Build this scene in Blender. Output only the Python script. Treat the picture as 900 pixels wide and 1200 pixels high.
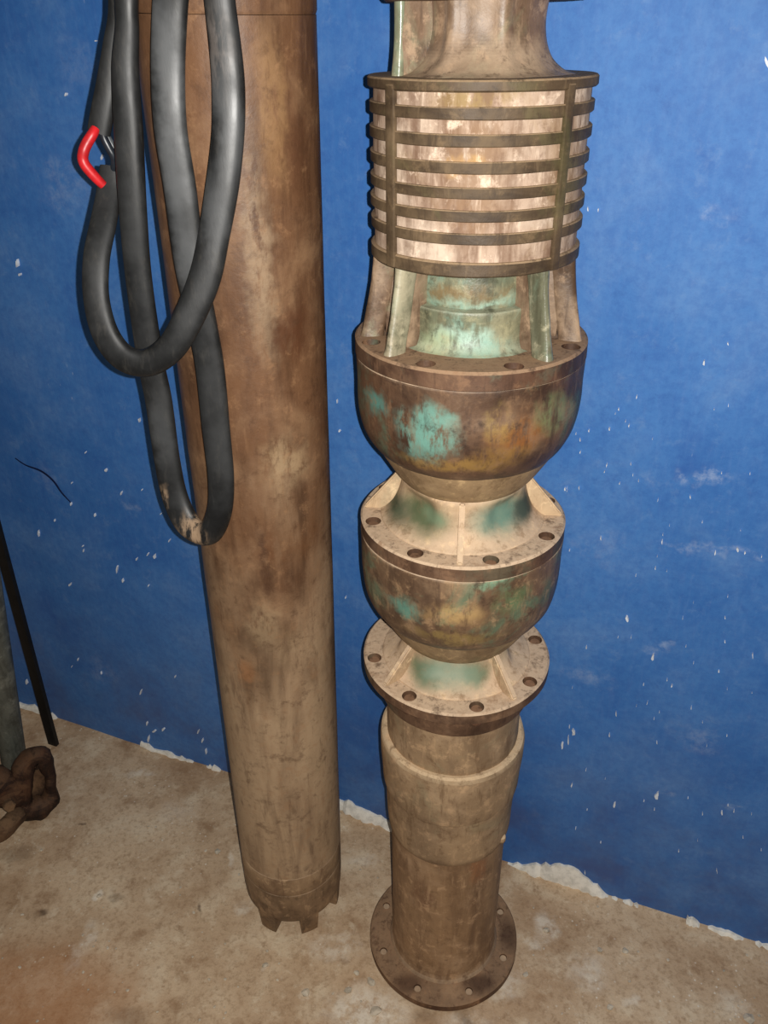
import bpy, bmesh, math, random
from mathutils import Vector, Matrix, noise
random.seed(7)
for o in list(bpy.data.objects):
    bpy.data.objects.remove(o)
sc = bpy.context.scene
COL = sc.collection
PI = math.pi

# ------------------------------------------------------------------ camera
FPX, PITCH, ROLL, CAM_H = 960.0, math.radians(30.7), math.radians(-0.65), 1.40
FWD = Vector((0, math.cos(PITCH), -math.sin(PITCH)))
UP0 = Vector((0, math.sin(PITCH), math.cos(PITCH)))
RT0 = Vector((1, 0, 0))
RT = math.cos(ROLL) * RT0 + math.sin(ROLL) * UP0
UPV = -math.sin(ROLL) * RT0 + math.cos(ROLL) * UP0
CAMP = Vector((0, 0, CAM_H))
cd = bpy.data.cameras.new('camera')
cd.sensor_fit = 'VERTICAL'
cd.sensor_height = 36.0
cd.lens = 36.0 * FPX / 1200.0
cd.clip_start = 0.02
cam = bpy.data.objects.new('camera', cd)
COL.objects.link(cam)
m = Matrix((RT, UPV, -FWD)).transposed().to_4x4()
m.translation = CAMP
cam.matrix_world = m
sc.camera = cam

# ------------------------------------------------------------------ light
w = bpy.data.worlds.new('room_ambient')
sc.world = w
w.use_nodes = True
w.node_tree.nodes['Background'].inputs[0].default_value = (0.95, 0.85, 0.72, 1)
w.node_tree.nodes['Background'].inputs[1].default_value = 0.13
ld = bpy.data.lights.new('camera_flash', 'SPOT')
ld.energy = 52
ld.color = (1.0, 0.97, 0.92)
ld.spot_size = math.radians(118)
ld.spot_blend = 0.7
ld.shadow_soft_size = 0.0025
flash = bpy.data.objects.new('camera_flash', ld)
COL.objects.link(flash)
fm = m.copy()
fm.translation = CAMP + RT * 0.017 + UPV * 0.004
flash.matrix_world = fm

vs = sc.view_settings
sc.display_settings.display_device = 'sRGB'
vs.view_transform = 'Standard'
vs.look = 'None'
vs.gamma = 1.0
vs.use_curve_mapping = False
vs.exposure = 0.0


# ------------------------------------------------------------------ pixel helpers
def ray(x, y):
    return FWD + RT * ((x - 450) / FPX) + UPV * ((600 - y) / FPX)


def ground(x, y, z=0.0):
    d = ray(x, y)
    return CAMP + d * ((z - CAM_H) / d.z)


def at_depth(x, y, Y):
    d = ray(x, y)
    return CAMP + d * (Y / d.y)


WA, WB = 1.112, -0.397          # wall line on the floor: Y = WA + WB * X
WN = Vector((WB, -1.0, 0)).normalized()   # wall normal, into the room
WT = Vector((1.0, WB, 0)).normalized()    # along the wall, to the right


def on_wall(x, y, off=0.0):
    d = ray(x, y)
    t = WA / (d.y - WB * d.x)
    return CAMP + d * t + WN * off


# ------------------------------------------------------------------ object helpers
def srgb(r, g, b):
    def f(c):
        c /= 255.0
        return c / 12.92 if c <= 0.04045 else ((c + 0.055) / 1.055) ** 2.4
    return (f(r), f(g), f(b), 1.0)


def link(name, me, mat=None, parent=None, smooth=True):
    o = bpy.data.objects.new(name, me)
    COL.objects.link(o)
    if mat is not None:
        me.materials.append(mat)
    if parent is not None:
        o.parent = parent
    if smooth:
        for p in me.polygons:
            p.use_smooth = True
        try:
            me.set_sharp_from_angle(angle=math.radians(38))
        except Exception:
            pass
    return o


def from_bm(name, bm, mat=None, parent=None, smooth=True):
    bmesh.ops.recalc_face_normals(bm, faces=bm.faces)
    me = bpy.data.meshes.new(name)
    bm.to_mesh(me)
    bm.free()
    return link(name, me, mat, parent, smooth)


def tag(o, label, cat, group=None, kind=None):
    if label:
        o['label'] = label
    if cat:
        o['category'] = cat
    if group:
        o['group'] = group
    if kind:
        o['kind'] = kind
    return o


def empty(name, loc=(0, 0, 0)):
    o = bpy.data.objects.new(name, None)
    o.empty_display_size = 0.1
    COL.objects.link(o)
    o.location = loc
    return o


def lathe_bm(profile, seg=96, rmod=None, closed=False):
    """profile: list of (r, z) from top to bottom; r==0 ends are poles."""
    bm = bmesh.new()
    rings = []
    for (r, z) in profile:
        if r <= 1e-6:
            rings.append([bm.verts.new((0, 0, z))])
        else:
            ring = []
            for k in range(seg):
                a = 2 * PI * k / seg
                rr = r if rmod is None else rmod(r, z, a)
                ring.append(bm.verts.new((rr * math.sin(a), -rr * math.cos(a), z)))
            rings.append(ring)
    n = len(rings)
    pairs = [(i, i + 1) for i in range(n - 1)] + ([(n - 1, 0)] if closed else [])
    for i, j in pairs:
        A, B = rings[i], rings[j]
        for k in range(seg):
            k2 = (k + 1) % seg
            if len(A) == 1 and len(B) == 1:
                continue
            if len(A) == 1:
                bm.faces.new((A[0], B[k], B[k2]))
            elif len(B) == 1:
                bm.faces.new((A[k], B[0], A[k2]))
            else:
                bm.faces.new((A[k], B[k], B[k2], A[k2]))
    return bm


def wobble(bm, amp, scale, seed=0.0):
    bm.normal_update()
    off = Vector((seed, seed * 1.7, seed * 0.3))
    mv = []
    for v in bm.verts:
        nz = noise.noise(v.co * scale + off) + 0.5 * noise.noise(v.co * scale * 2.3 + off)
        mv.append((v, v.normal * (nz * amp)))
    for v, d in mv:
        v.co += d
    return bm


def smooth_profile(pts, sub=5):
    """Catmull-Rom through (r, z) points."""
    out = []
    n = len(pts)
    for i in range(n - 1):
        p0 = pts[max(i - 1, 0)]
        p1, p2 = pts[i], pts[i + 1]
        p3 = pts[min(i + 2, n - 1)]
        for s in range(sub):
            t = s / sub
            q = []
            for c in range(len(p1)):
                q.append(0.5 * (2 * p1[c] + (p2[c] - p0[c]) * t + (2 * p0[c] - 5 * p1[c] + 4 * p2[c] - p3[c]) * t * t
                                + (3 * p1[c] - p0[c] - 3 * p2[c] + p3[c]) * t ** 3))
            out.append(tuple(q))
    out.append(tuple(pts[-1]))
    return out


def box_bm(sx, sy, sz, center=(0, 0, 0), bevel=0.0, seg=2):
    bm = bmesh.new()
    bmesh.ops.create_cube(bm, size=1.0)
    for v in bm.verts:
        v.co = Vector((v.co.x * sx, v.co.y * sy, v.co.z * sz)) + Vector(center)
    if bevel > 0:
        bmesh.ops.bevel(bm, geom=list(bm.edges), offset=bevel, segments=seg, affect='EDGES', profile=0.6)
    return bm


def sweep_bm(pts, sub=8, start_normal=Vector((0, -1, 0)), seg=20, power=2.6, fixed=False):
    """pts: (x, y, z, width, thickness[, twist]); superellipse swept along a spline with rotation-minimising frames."""
    S = smooth_profile([tuple(p) if len(p) == 6 else tuple(p) + (0.0,) for p in pts], sub)
    P = [Vector(s[:3]) for s in S]
    T = []
    for i in range(len(P)):
        a = P[max(i - 1, 0)]
        b = P[min(i + 1, len(P) - 1)]
        T.append((b - a).normalized())
    N = (start_normal - T[0] * start_normal.dot(T[0])).normalized()
    bm = bmesh.new()
    rings = []
    for i, p in enumerate(P):
        if fixed:
            k = min(max((abs(T[i].y) - 0.45) / 0.4, 0.0), 1.0)
            ref = Vector((0, -(1 - k), k))
            N = (ref - T[i] * ref.dot(T[i])).normalized()
        elif i > 0:
            q = T[i - 1].rotation_difference(T[i])
            N = q @ N
            N = (N - T[i] * N.dot(T[i])).normalized()
        Nt = Matrix.Rotation(S[i][5], 3, T[i]) @ N
        Bn = T[i].cross(Nt).normalized()
        wd, th = S[i][3] / 2, S[i][4] / 2
        ring = []
        for k in range(seg):
            a = 2 * PI * k / seg
            ca, sa = math.cos(a), math.sin(a)
            x = math.copysign(abs(ca) ** (2 / power), ca) * wd
            y = math.copysign(abs(sa) ** (2 / power), sa) * th
            ring.append(bm.verts.new(p + Bn * x + Nt * y))
        rings.append(ring)
    for i in range(len(rings) - 1):
        for k in range(seg):
            k2 = (k + 1) % seg
            bm.faces.new((rings[i][k], rings[i][k2], rings[i + 1][k2], rings[i + 1][k]))
    bm.faces.new(rings[0][::-1])
    bm.faces.new(rings[-1])
    return bm


def bake_boolean(obj, cutters):
    """Cut holes into obj and keep the result as its own mesh."""
    for c in cutters:
        md = obj.modifiers.new('cut', 'BOOLEAN')
        md.operation = 'DIFFERENCE'
        md.solver = 'EXACT'
        md.object = c
    bpy.context.view_layer.update()
    dg = bpy.context.evaluated_depsgraph_get()
    me = bpy.data.meshes.new_from_object(obj.evaluated_get(dg))
    obj.modifiers.clear()
    old = obj.data
    obj.data = me
    bpy.data.meshes.remove(old)
    for c in cutters:
        cm = c.data
        bpy.data.objects.remove(c)
        bpy.data.meshes.remove(cm)
    for p in me.polygons:
        p.use_smooth = True
    try:
        me.set_sharp_from_angle(angle=math.radians(38))
    except Exception:
        pass


# ------------------------------------------------------------------ material helpers
class NT:
    def __init__(self, name, rough=0.7, spec=0.4, metallic=0.0):
        self.mat = bpy.data.materials.new(name)
        self.mat.use_nodes = True
        self.t = self.mat.node_tree
        self.b = self.t.nodes['Principled BSDF']
        self.b.inputs['Roughness'].default_value = rough
        self.b.inputs['Specular IOR Level'].default_value = spec
        self.b.inputs['Metallic'].default_value = metallic
        self.geo = self.t.nodes.new('ShaderNodeNewGeometry')
        self.tc = self.t.nodes.new('ShaderNodeTexCoord')

    def lk(self, a, b):
        self.t.links.new(a, b)

    def _in(self, sock, v):
        if hasattr(v, 'is_output') or hasattr(v, 'links'):
            self.lk(v, sock)
        else:
            sock.default_value = v

    def pos(self, scale=(1, 1, 1), loc=(0, 0, 0), src=None):
        n = self.t.nodes.new('ShaderNodeMapping')
        n.inputs['Scale'].default_value = scale
        n.inputs['Location'].default_value = loc
        self.lk(src if src is not None else self.geo.outputs['Position'], n.inputs['Vector'])
        return n.outputs[0]

    def noise(self, vec, scale, detail=4, rough=0.55, dist=0.0, color=False):
        n = self.t.nodes.new('ShaderNodeTexNoise')
        n.inputs['Scale'].default_value = scale
        n.inputs['Detail'].default_value = detail
        n.inputs['Roughness'].default_value = rough
        n.inputs['Distortion'].default_value = dist
        self.lk(vec, n.inputs['Vector'])
        return n.outputs['Color' if color else 'Fac']

    def voro(self, vec, scale, feature='F1', rnd=1.0):
        n = self.t.nodes.new('ShaderNodeTexVoronoi')
        n.feature = feature
        n.inputs['Scale'].default_value = scale
        n.inputs['Randomness'].default_value = rnd
        self.lk(vec, n.inputs['Vector'])
        return n.outputs['Distance']

    def rng(self, v, a, b, c=0.0, d=1.0, smooth=True):
        n = self.t.nodes.new('ShaderNodeMapRange')
        n.interpolation_type = 'SMOOTHSTEP' if smooth else 'LINEAR'
        n.clamp = True
        self._in(n.inputs['Value'], v)
        for nm, val in zip(('From Min', 'From Max', 'To Min', 'To Max'), (a, b, c, d)):
            n.inputs[nm].default_value = val
        return n.outputs[0]

    def math(self, op, a, b=0.0, clamp=False):
        n = self.t.nodes.new('ShaderNodeMath')
        n.operation = op
        n.use_clamp = clamp
        self._in(n.inputs[0], a)
        self._in(n.inputs[1], b)
        return n.outputs[0]

    def mix(self, f, a, b, mode='MIX'):
        n = self.t.nodes.new('ShaderNodeMix')
        n.data_type = 'RGBA'
        n.blend_type = mode
        self._in(n.inputs[0], f)
        self._in(n.inputs[6], a)
        self._in(n.inputs[7], b)
        return n.outputs[2]

    def sep(self, vec):
        n = self.t.nodes.new('ShaderNodeSeparateXYZ')
        self.lk(vec, n.inputs[0])
        return n.outputs

    def blob(self, vec, center, size, warp=None):
        """soft 0..1 spot around center (x,y,z) with sizes per axis; vec may be warped."""
        n = self.t.nodes.new('ShaderNodeVectorMath')
        n.operation = 'SUBTRACT'
        self.lk(vec, n.inputs[0])
        n.inputs[1].default_value = center
        d = self.t.nodes.new('ShaderNodeVectorMath')
        d.operation = 'DIVIDE'
        self.lk(n.outputs[0], d.inputs[0])
        d.inputs[1].default_value = size
        l = self.t.nodes.new('ShaderNodeVectorMath')
        l.operation = 'LENGTH'
        self.lk(d.outputs[0], l.inputs[0])
        return self.rng(l.outputs['Value'], 1.0, 0.25)

    def warp(self, vec, scale, amt):
        nc = self.noise(vec, scale, 3, 0.6, 0, True)
        s = self.t.nodes.new('ShaderNodeVectorMath')
        s.operation = 'SUBTRACT'
        self.lk(nc, s.inputs[0])
        s.inputs[1].default_value = (0.5, 0.5, 0.5)
        k = self.t.nodes.new('ShaderNodeVectorMath')
        k.operation = 'SCALE'
        self.lk(s.outputs[0], k.inputs[0])
        k.inputs['Scale'].default_value = amt
        a = self.t.nodes.new('ShaderNodeVectorMath')
        a.operation = 'ADD'
        self.lk(vec, a.inputs[0])
        self.lk(k.outputs[0], a.inputs[1])
        return a.outputs[0]

    def bump(self, h, strength=0.3, dist=0.002):
        n = self.t.nodes.new('ShaderNodeBump')
        n.inputs['Strength'].default_value = strength
        n.inputs['Distance'].default_value = dist
        self.lk(h, n.inputs['Height'])
        self.lk(n.outputs[0], self.b.inputs['Normal'])

    def color(self, c):
        self._in(self.b.inputs['Base Color'], c)

    def rough(self, r):
        self._in(self.b.inputs['Roughness'], r)


# ------------------------------------------------------------------ materials
def mat_wall():
    n = NT('blue_wall_paint', 0.62, 0.35)
    p = n.geo.outputs['Position']
    big = n.noise(p, 2.2, 4, 0.6)
    med = n.noise(p, 9, 5, 0.65, 0.3)
    fine = n.noise(p, 90, 4, 0.7)
    brush = n.noise(n.pos((40, 40, 6)), 4, 3, 0.6)
    c = n.mix(n.rng(big, 0.35, 0.68), srgb(54, 110, 180), srgb(74, 128, 194))
    c = n.mix(n.rng(med, 0.44, 0.72, 0, 0.42), c, srgb(104, 142, 194))
    c = n.mix(n.rng(med, 0.46, 0.22, 0, 0.5), c, srgb(38, 82, 160))
    c = n.mix(n.rng(brush, 0.45, 0.75, 0, 0.10), c, srgb(120, 150, 205))
    c = n.mix(n.rng(fine, 0.35, 0.7, 0, 0.3), c, srgb(36, 84, 162))
    g2 = n.noise(p, 32, 6, 0.75, 0.2)
    c = n.mix(n.rng(g2, 0.54, 0.72, 0, 0.28), c, srgb(118, 150, 196))
    c = n.mix(n.rng(g2, 0.45, 0.28, 0, 0.3), c, srgb(36, 80, 152))
    # chalky scuffs where the paint was rubbed
    wp = n.warp(p, 16, 0.11)
    for (x, y, r1, r2, k) in SCUFFS:
        q = on_wall(x, y)
        b = n.blob(wp, q, (r1, r1, r2))
        b = n.math('MULTIPLY', b, n.rng(n.noise(p, 48, 6, 0.75), 0.38, 0.66, 0.0, 1.0))
        c = n.mix(n.math('MULTIPLY', b, k), c, srgb(150, 170, 206))
    # duller, greyer blue towards the floor, broken up by noise
    z = n.sep(p)[2]
    gr = n.math('MULTIPLY', n.rng(z, 0.55, 0.0), n.rng(n.noise(p, 7, 5, 0.65), 0.35, 0.75, 0.1, 0.75))
    c = n.mix(gr, c, srgb(74, 84, 128))
    # tiny vertical pale nicks
    v = n.voro(n.pos((60, 60, 17)), 1.0)
    nk = n.math('MULTIPLY', n.rng(v, 0.07, 0.03), n.rng(n.noise(p, 5, 3), 0.56, 0.66))
    c = n.mix(n.math('MULTIPLY', nk, 0.45), c, srgb(180, 196, 222))
    n.color(c)
    n.bump(n.math('ADD', n.math('MULTIPLY', med, 1.0), n.math('MULTIPLY', fine, 0.35)), 0.22, 0.004)
    return n.mat


SCUFFS = [(830, 560, .05, .022, .75), (770, 555, .02, .02, .5), (830, 648, .10, .012, .55), (770, 765, .02, .018, .6),
          (775, 930, .02, .02, .6), (860, 945, .03, .012, .5), (145, 595, .03, .02, .45), (120, 790, .07, .05, .35),
          (70, 215, .06, .06, .32), (90, 90, .05, .05, .2), (835, 255, .02, .016, .5), (700, 640, .06, .04, .25),
          (690, 790, .07, .03, .4), (820, 870, .06, .03, .35), (60, 560, .06, .04, .25), (180, 440, .04, .05, .2)]


def mat_floor():
    n = NT('dusty_concrete', 0.9, 0.25)
    p = n.geo.outputs['Position']
    big = n.noise(p, 3.2, 5, 0.6, 0.4)
    med = n.noise(p, 13, 6, 0.65)
    fine = n.noise(p, 120, 4, 0.7)
    c = n.mix(n.rng(big, 0.3, 0.7), srgb(178, 146, 114), srgb(216, 190, 158))
    c = n.mix(n.rng(med, 0.48, 0.68, 0, 0.65), c, srgb(228, 208, 178))
    c = n.mix(n.rng(med, 0.47, 0.28, 0, 0.7), c, srgb(146, 110, 78))
    c = n.mix(n.rng(fine, 0.45, 0.7, 0, 0.5), c, srgb(150, 120, 90))
    g2 = n.noise(p, 34, 6, 0.75, 0.3)
    c = n.mix(n.rng(g2, 0.55, 0.7, 0, 0.5), c, srgb(230, 212, 184))
    c = n.mix(n.rng(g2, 0.44, 0.3, 0, 0.5), c, srgb(136, 104, 76))
    wp = n.warp(p, 26, 0.05)
    # pale plaster and lime splashes
    for (x, y, rx, ry, k) in [(430, 1185, .10, .06, .75), (395, 1110, .07, .035, .5), (590, 1150, .05, .04, .45), (690, 1140, .05, .045, .5),
                              (640, 1085, .03, .04, .6), (545, 1195, .06, .02, .4), (105, 1095, .022, .05, .5), (85, 1120, .02, .04, .45),
                              (115, 1050, .012, .015, .7), (310, 1130, .012, .012, .6), (358, 1162, .016, .014, .7), (270, 1005, .012, .016, .5),
                              (285, 1060, .03, .02, .45), (625, 1105, .02, .02, .5), (740, 1170, .02, .015, .5), (860, 1175, .03, .03, .35),
                              (165, 905, .05, .018, .45), (210, 950, .06, .04, .25), (425, 1005, .04, .02, .35)]:
        q = ground(x, y)
        b = n.blob(wp, q, (rx, ry, 0.2))
        b = n.math('MULTIPLY', b, n.rng(n.noise(p, 55, 4, 0.7), 0.32, 0.62, 0.1, 1.0))
        c = n.mix(n.math('MULTIPLY', b, k), c, srgb(240, 230, 212))
    # dark oily / damp stains
    for (x, y, rx, ry, k) in [(47, 1070, .018, .014, .7), (235, 1065, .008, .01, .6), (137, 1052, .02, .015, .3), (545, 1195, .02, .03, .5),
                              (20, 1000, .05, .03, .3), (150, 1190, .05, .03, .35), (500, 1190, .03, .02, .3), (95, 965, .01, .008, .6)]:
        q = ground(x, y)
        b = n.blob(wp, q, (rx, ry, 0.2))
        c = n.mix(n.math('MULTIPLY', b, k), c, srgb(70, 52, 38))
    # warm orange glow in the left corner, painted into the floor colour
    q = ground(10, 1180)
    c = n.mix(n.math('MULTIPLY', n.blob(wp, q, (.30, .16, .3)), .45), c, srgb(186, 118, 66))
    sp = n.voro(n.pos((1, 1, 1)), 70)
    spk = n.math('MULTIPLY', n.rng(sp, 0.16, 0.08), n.rng(n.noise(p, 6, 3), 0.5, 0.6))
    c = n.mix(n.math('MULTIPLY', spk, 0.7), c, srgb(236, 226, 208))
    n.color(c)
    n.bump(n.math('ADD', med, n.math('MULTIPLY', fine, 0.4)), 0.45, 0.006)
    return n.mat


def mat_rusty(name, dark, mid, light, dust, dust_amt=0.5, streak=(18, 18, 3), patina=None, patina_amt=0.0, rough=0.6, spec=0.4,
              spots=(), dust_side=0.0, zdust=None, bump=0.35, late=False, grain=1.0):
    n = NT(name, rough, spec)
    p = n.geo.outputs['Position']
    st = n.noise(n.pos(streak), 1.0, 6, 0.62, 0.5)
    bl = n.noise(p, 14, 5, 0.6, 0.3)
    fine = n.noise(p, 85, 5, 0.7)
    c = n.mix(n.rng(st, 0.32, 0.62), srgb(*dark), srgb(*mid))
    c = n.mix(n.rng(bl, 0.46, 0.72), c, srgb(*light))
    if patina:
        pn = n.noise(n.pos((11, 11, 9), (3.1, 0.4, 1.7)), 1.0, 5, 0.68, 0.6)
        pm = n.rng(pn, 0.53, 0.66, 0, patina_amt)
        c = n.mix(pm, c, srgb(*patina))
    wp = n.warp(p, 45, 0.035)
    for (q, size, col, k) in (() if late else spots):
        b = n.blob(wp, q, size)
        b = n.math('MULTIPLY', b, n.rng(n.noise(n.pos((70, 70, 28)), 1.0, 4, 0.7), 0.32, 0.52, 0.0, 1.0))
        c = n.mix(n.math('MULTIPLY', b, k), c, srgb(*col))
    if zdust:
        z = n.sep(p)[2]
        zz = n.math('ADD', z, n.math('MULTIPLY', n.math('SUBTRACT', n.noise(n.pos((9, 9, 4)), 1.0, 4, 0.65), 0.5), 0.9))
        k = n.rng(zz, zdust[0], zdust[1], 0, zdust[2])
        k = n.math('MULTIPLY', k, n.rng(st, 0.25, 0.6, 0.35, 1.0))
        c = n.mix(k, c, srgb(*dust))
    # settled dust on what faces up
    nz = n.sep(n.geo.outputs['True Normal'])[2]
    dn = n.math('ADD', nz, n.math('MULTIPLY', n.math('SUBTRACT', bl, 0.5), 0.9))
    dk = n.rng(dn, 0.05, 0.6, dust_side, dust_amt)
    dk = n.math('MULTIPLY', dk, n.rng(fine, 0.25, 0.6, 0.7, 1.0))
    c = n.mix(dk, c, srgb(*dust))
    gr = n.noise(p, 42, 6, 0.72, 0.2)
    sk = n.noise(n.pos((75, 75, 13)), 1.0, 4, 0.7)
    c = n.mix(n.rng(gr, 0.53, 0.68, 0, 0.55 * grain), c, srgb(*[min(255, int(v * 1.22)) for v in light]))
    c = n.mix(n.rng(gr, 0.47, 0.31, 0, 0.75 * grain), c, srgb(*dark))
    c = n.mix(n.rng(sk, 0.54, 0.70, 0, 0.60 * grain), c, srgb(*dark))
    c = n.mix(n.rng(sk, 0.44, 0.28, 0, 0.45 * grain), c, srgb(*[min(255, int(v * 1.15)) for v in light]))
    if late:
        wl = n.warp(p, 60, 0.012)
        for (q, size, col, k) in spots:
            c = n.mix(n.math('MULTIPLY', n.blob(wl, q, size), k), c, srgb(*col))
    c = n.mix(n.rng(fine, 0.5, 0.78, 0, 0.32), c, srgb(*dark))
    n.color(c)
    n.rough(n.math('ADD', n.rng(bl, 0.3, 0.7, rough - 0.1, rough + 0.12), n.math('MULTIPLY', dk, 0.25), True))
    n.bump(n.math('ADD', n.math('MULTIPLY', bl, 1.0), n.math('MULTIPLY', fine, 0.5)), bump, 0.003)
    return n.mat


PB = ground(519, 1097)     # foot of the pump
TURQ = (104, 148, 134)
RUSTO = (128, 80, 38)


def pump_pt(x, y, r):
    """front surface point of the pump where pixel (x,y) meets a cylinder of radius r about its axis."""
    d = ray(x, y)
    ox, oy = CAMP.x - PB.x, CAMP.y - PB.y
    a = d.x * d.x + d.y * d.y
    b = 2 * (ox * d.x + oy * d.y)
    cc = ox * ox + oy * oy - r * r
    D = max(b * b - 4 * a * cc, 0)
    t = (-b - math.sqrt(D)) / (2 * a)
    return CAMP + d * t


M_WALL = mat_wall()
M_FLOOR = mat_floor()
CREAM = (198, 172, 144)
M_BOWL_A = mat_rusty('bronze_bowl_upper', (52, 36, 27), (88, 63, 46), (108, 82, 60), CREAM, 0.8, (16, 16, 5), (80, 104, 84), 0.6, 0.5, 0.5,
                     spots=[(pump_pt(498, 510, .125), (.045, .05, .042), TURQ, 1.0), (pump_pt(510, 495, .125), (.03, .04, .022), TURQ, .9),
                            (pump_pt(440, 470, .125), (.022, .04, .02), (78, 134, 124), .8),
                            (pump_pt(610, 510, .125), (.05, .05, .03), RUSTO, .9), (pump_pt(585, 495, .125), (.02, .05, .03), (158, 132, 72), .5),
                            (pump_pt(590, 535, .125), (.05, .06, .018), (132, 98, 50), .7), (pump_pt(645, 485, .125), (.03, .05, .03), (110, 118, 80), .7),
                            (pump_pt(530, 545, .115), (.08, .06, .014), (150, 116, 60), .7)])
M_BOWL_B = mat_rusty('bronze_bowl_lower', (70, 52, 40), (116, 90, 68), (142, 114, 86), CREAM, 0.8, (16, 16, 5), (92, 124, 98), 0.6, 0.5, 0.5,
                     spots=[(pump_pt(475, 712, .122), (.03, .04, .02), (86, 138, 122), .8), (pump_pt(600, 700, .122), (.03, .05, .025), (92, 112, 76), .7),
                            (pump_pt(575, 682, .122), (.03, .05, .012), (128, 170, 140), .6), (pump_pt(640, 690, .122), (.02, .05, .03), (84, 100, 76), .7),
                            (pump_pt(535, 720, .122), (.05, .06, .025), (196, 160, 104), .6), (pump_pt(530, 745, .115), (.08, .06, .016), (146, 122, 70), .6),
                            (pump_pt(440, 690, .122), (.02, .05, .03), (98, 112, 88), .6)])
M_FLANGE = mat_rusty('dusty_flange_casting', (66, 46, 34), (98, 72, 54), (116, 88, 66), CREAM, 1.0, (14, 14, 6), (92, 108, 88), 0.25, 0.62, 0.35)
M_FLANGE_TOP = mat_rusty('rusty_upper_flange', (58, 40, 30), (90, 64, 48), (112, 84, 62), (158, 128, 100), 0.85, (14, 14, 6), (110, 140, 118), 0.25, 0.58, 0.4)
M_NECK = mat_rusty('dusty_cast_neck', (150, 122, 92), (192, 164, 128), (204, 178, 142), CREAM, 0.9, (12, 12, 7), (120, 142, 118), 0.3, 0.65, 0.35,
                   dust_side=0.25)
NECKC = ((138, 110, 82), (178, 150, 116), (194, 166, 130))
M_HUB = mat_rusty('dusty_bowl_hub', (112, 88, 60), (156, 128, 92), (178, 150, 112), CREAM, 0.8, (14, 14, 6), (120, 124, 88), 0.35, 0.62, 0.35, dust_side=0.1)
M_CONE_A = mat_rusty('cone_casting_green_pockets', *NECKC, CREAM, 0.9, (12, 12, 7), (120, 142, 118), 0.25, 0.55, 0.4, dust_side=0.2, late=True,
                     spots=[(pump_pt(493, 603, .075), (.056, .07, .028), (86, 94, 66), 1.0), (pump_pt(468, 592, .078), (.026, .06, .028), (66, 74, 54), 1.0),
                            (pump_pt(508, 608, .078), (.022, .04, .014), (112, 130, 102), .8),
                            (pump_pt(590, 604, .075), (.056, .07, .029), (84, 124, 110), .9), (pump_pt(614, 594, .078), (.024, .06, .026), (56, 66, 58), 1.0)])
M_CONE_B = mat_rusty('cone_casting_green_front', *NECKC, CREAM, 0.9, (12, 12, 7), (120, 142, 118), 0.25, 0.55, 0.4, dust_side=0.2, late=True,
                     spots=[(pump_pt(497, 786, .08), (.030, .06, .026), (92, 104, 78), 1.0), (pump_pt(558, 790, .08), (.026, .06, .022), (100, 114, 88), .9),
                            (pump_pt(527, 791, .08), (.052, .06, .024), (124, 144, 124), .8)])
M_COUPLING = mat_rusty('dusty_coupling', (112, 86, 62), (152, 122, 90), (170, 140, 108), (204, 178, 144), 0.9, (12, 12, 8), (128, 128, 100), 0.3, 0.66, 0.3,
                       dust_side=0.2)
M_PIPE = mat_rusty('rusty_steel_pipe', (116, 88, 64), (152, 120, 88), (172, 140, 108), CREAM, 0.5, (26, 26, 5), None, 0, 0.6, 0.4,
                   spots=[(pump_pt(495, 1050, .09), (.02, .04, .05), (92, 54, 36), .6), (pump_pt(560, 1020, .09), (.02, .04, .04), (150, 92, 56), .5)])
M_BASE = mat_rusty('rusty_base_flange', (78, 54, 40), (116, 86, 62), (138, 106, 80), (166, 136, 106), 0.55, (20, 20, 10), None, 0, 0.7, 0.3, late=True,
                   spots=[(ground(478, 1152, .016), (.04, .025, .05), (70, 46, 34), .7), (ground(562, 1152, .016), (.04, .025, .05), (66, 44, 32), .75),
                          (ground(596, 1095, .016), (.025, .05, .05), (70, 48, 36), .7), (ground(528, 1162, .016), (.025, .02, .05), (170, 138, 106), .6)])
M_BASEBOLT = mat_rusty('dust_filled_bolt', (110, 84, 62), (150, 122, 96), (176, 150, 122), CREAM, 0.6, (30, 30, 30), None, 0, 0.8, 0.2)
M_CORE = mat_rusty('intake_core_bronze', (66, 66, 50), (106, 110, 88), (138, 132, 104), (164, 166, 142), 0.4, (40, 40, 6), (128, 162, 144), 0.8, 0.42, 0.55,
                   spots=[(pump_pt(560, 415, .068), (.045, .05, .03), (120, 164, 148), .85), (pump_pt(545, 392, .068), (.04, .05, .016), (166, 196, 178), .8), (pump_pt(560, 355, .064), (.06, .05, .008), (150, 178, 158), .8), (pump_pt(515, 405, .068), (.03, .04, .03), (176, 190, 150), .6),  # thin pale band on the upper section is a painted flash highlight
                          (pump_pt(545, 345, .064), (.07, .05, .012), (120, 96, 60), .8)], bump=0.5)
M_POST = mat_rusty('intake_post_bronze', (70, 68, 52), (116, 116, 94), (166, 158, 132), CREAM, 0.5, (22, 22, 5), (134, 164, 140), 0.35, 0.32, 0.65)
M_RING = mat_rusty('screen_ring_metal', (58, 45, 32), (82, 66, 48), (100, 82, 60), (164, 138, 108), 0.8, (14, 14, 50), (96, 94, 58), 0.3, 0.62, 0.35)
M_SCREEN = mat_rusty('dusty_screen_core', (118, 92, 74), (178, 154, 134), (204, 184, 164), (196, 176, 154), 0.5, (60, 60, 9), (140, 112, 76), 0.35, 0.75, 0.25,
                     spots=[(pump_pt(558, 180, .098), (.05, .05, .05), (128, 98, 72), .85), (pump_pt(552, 250, .098), (.045, .05, .04), (132, 102, 76), .8), (pump_pt(555, 115, .098), (.05, .05, .02), (136, 112, 66), .8),
                            (pump_pt(545, 195, .098), (.03, .05, .012), (190, 150, 92), .5)])
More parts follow.
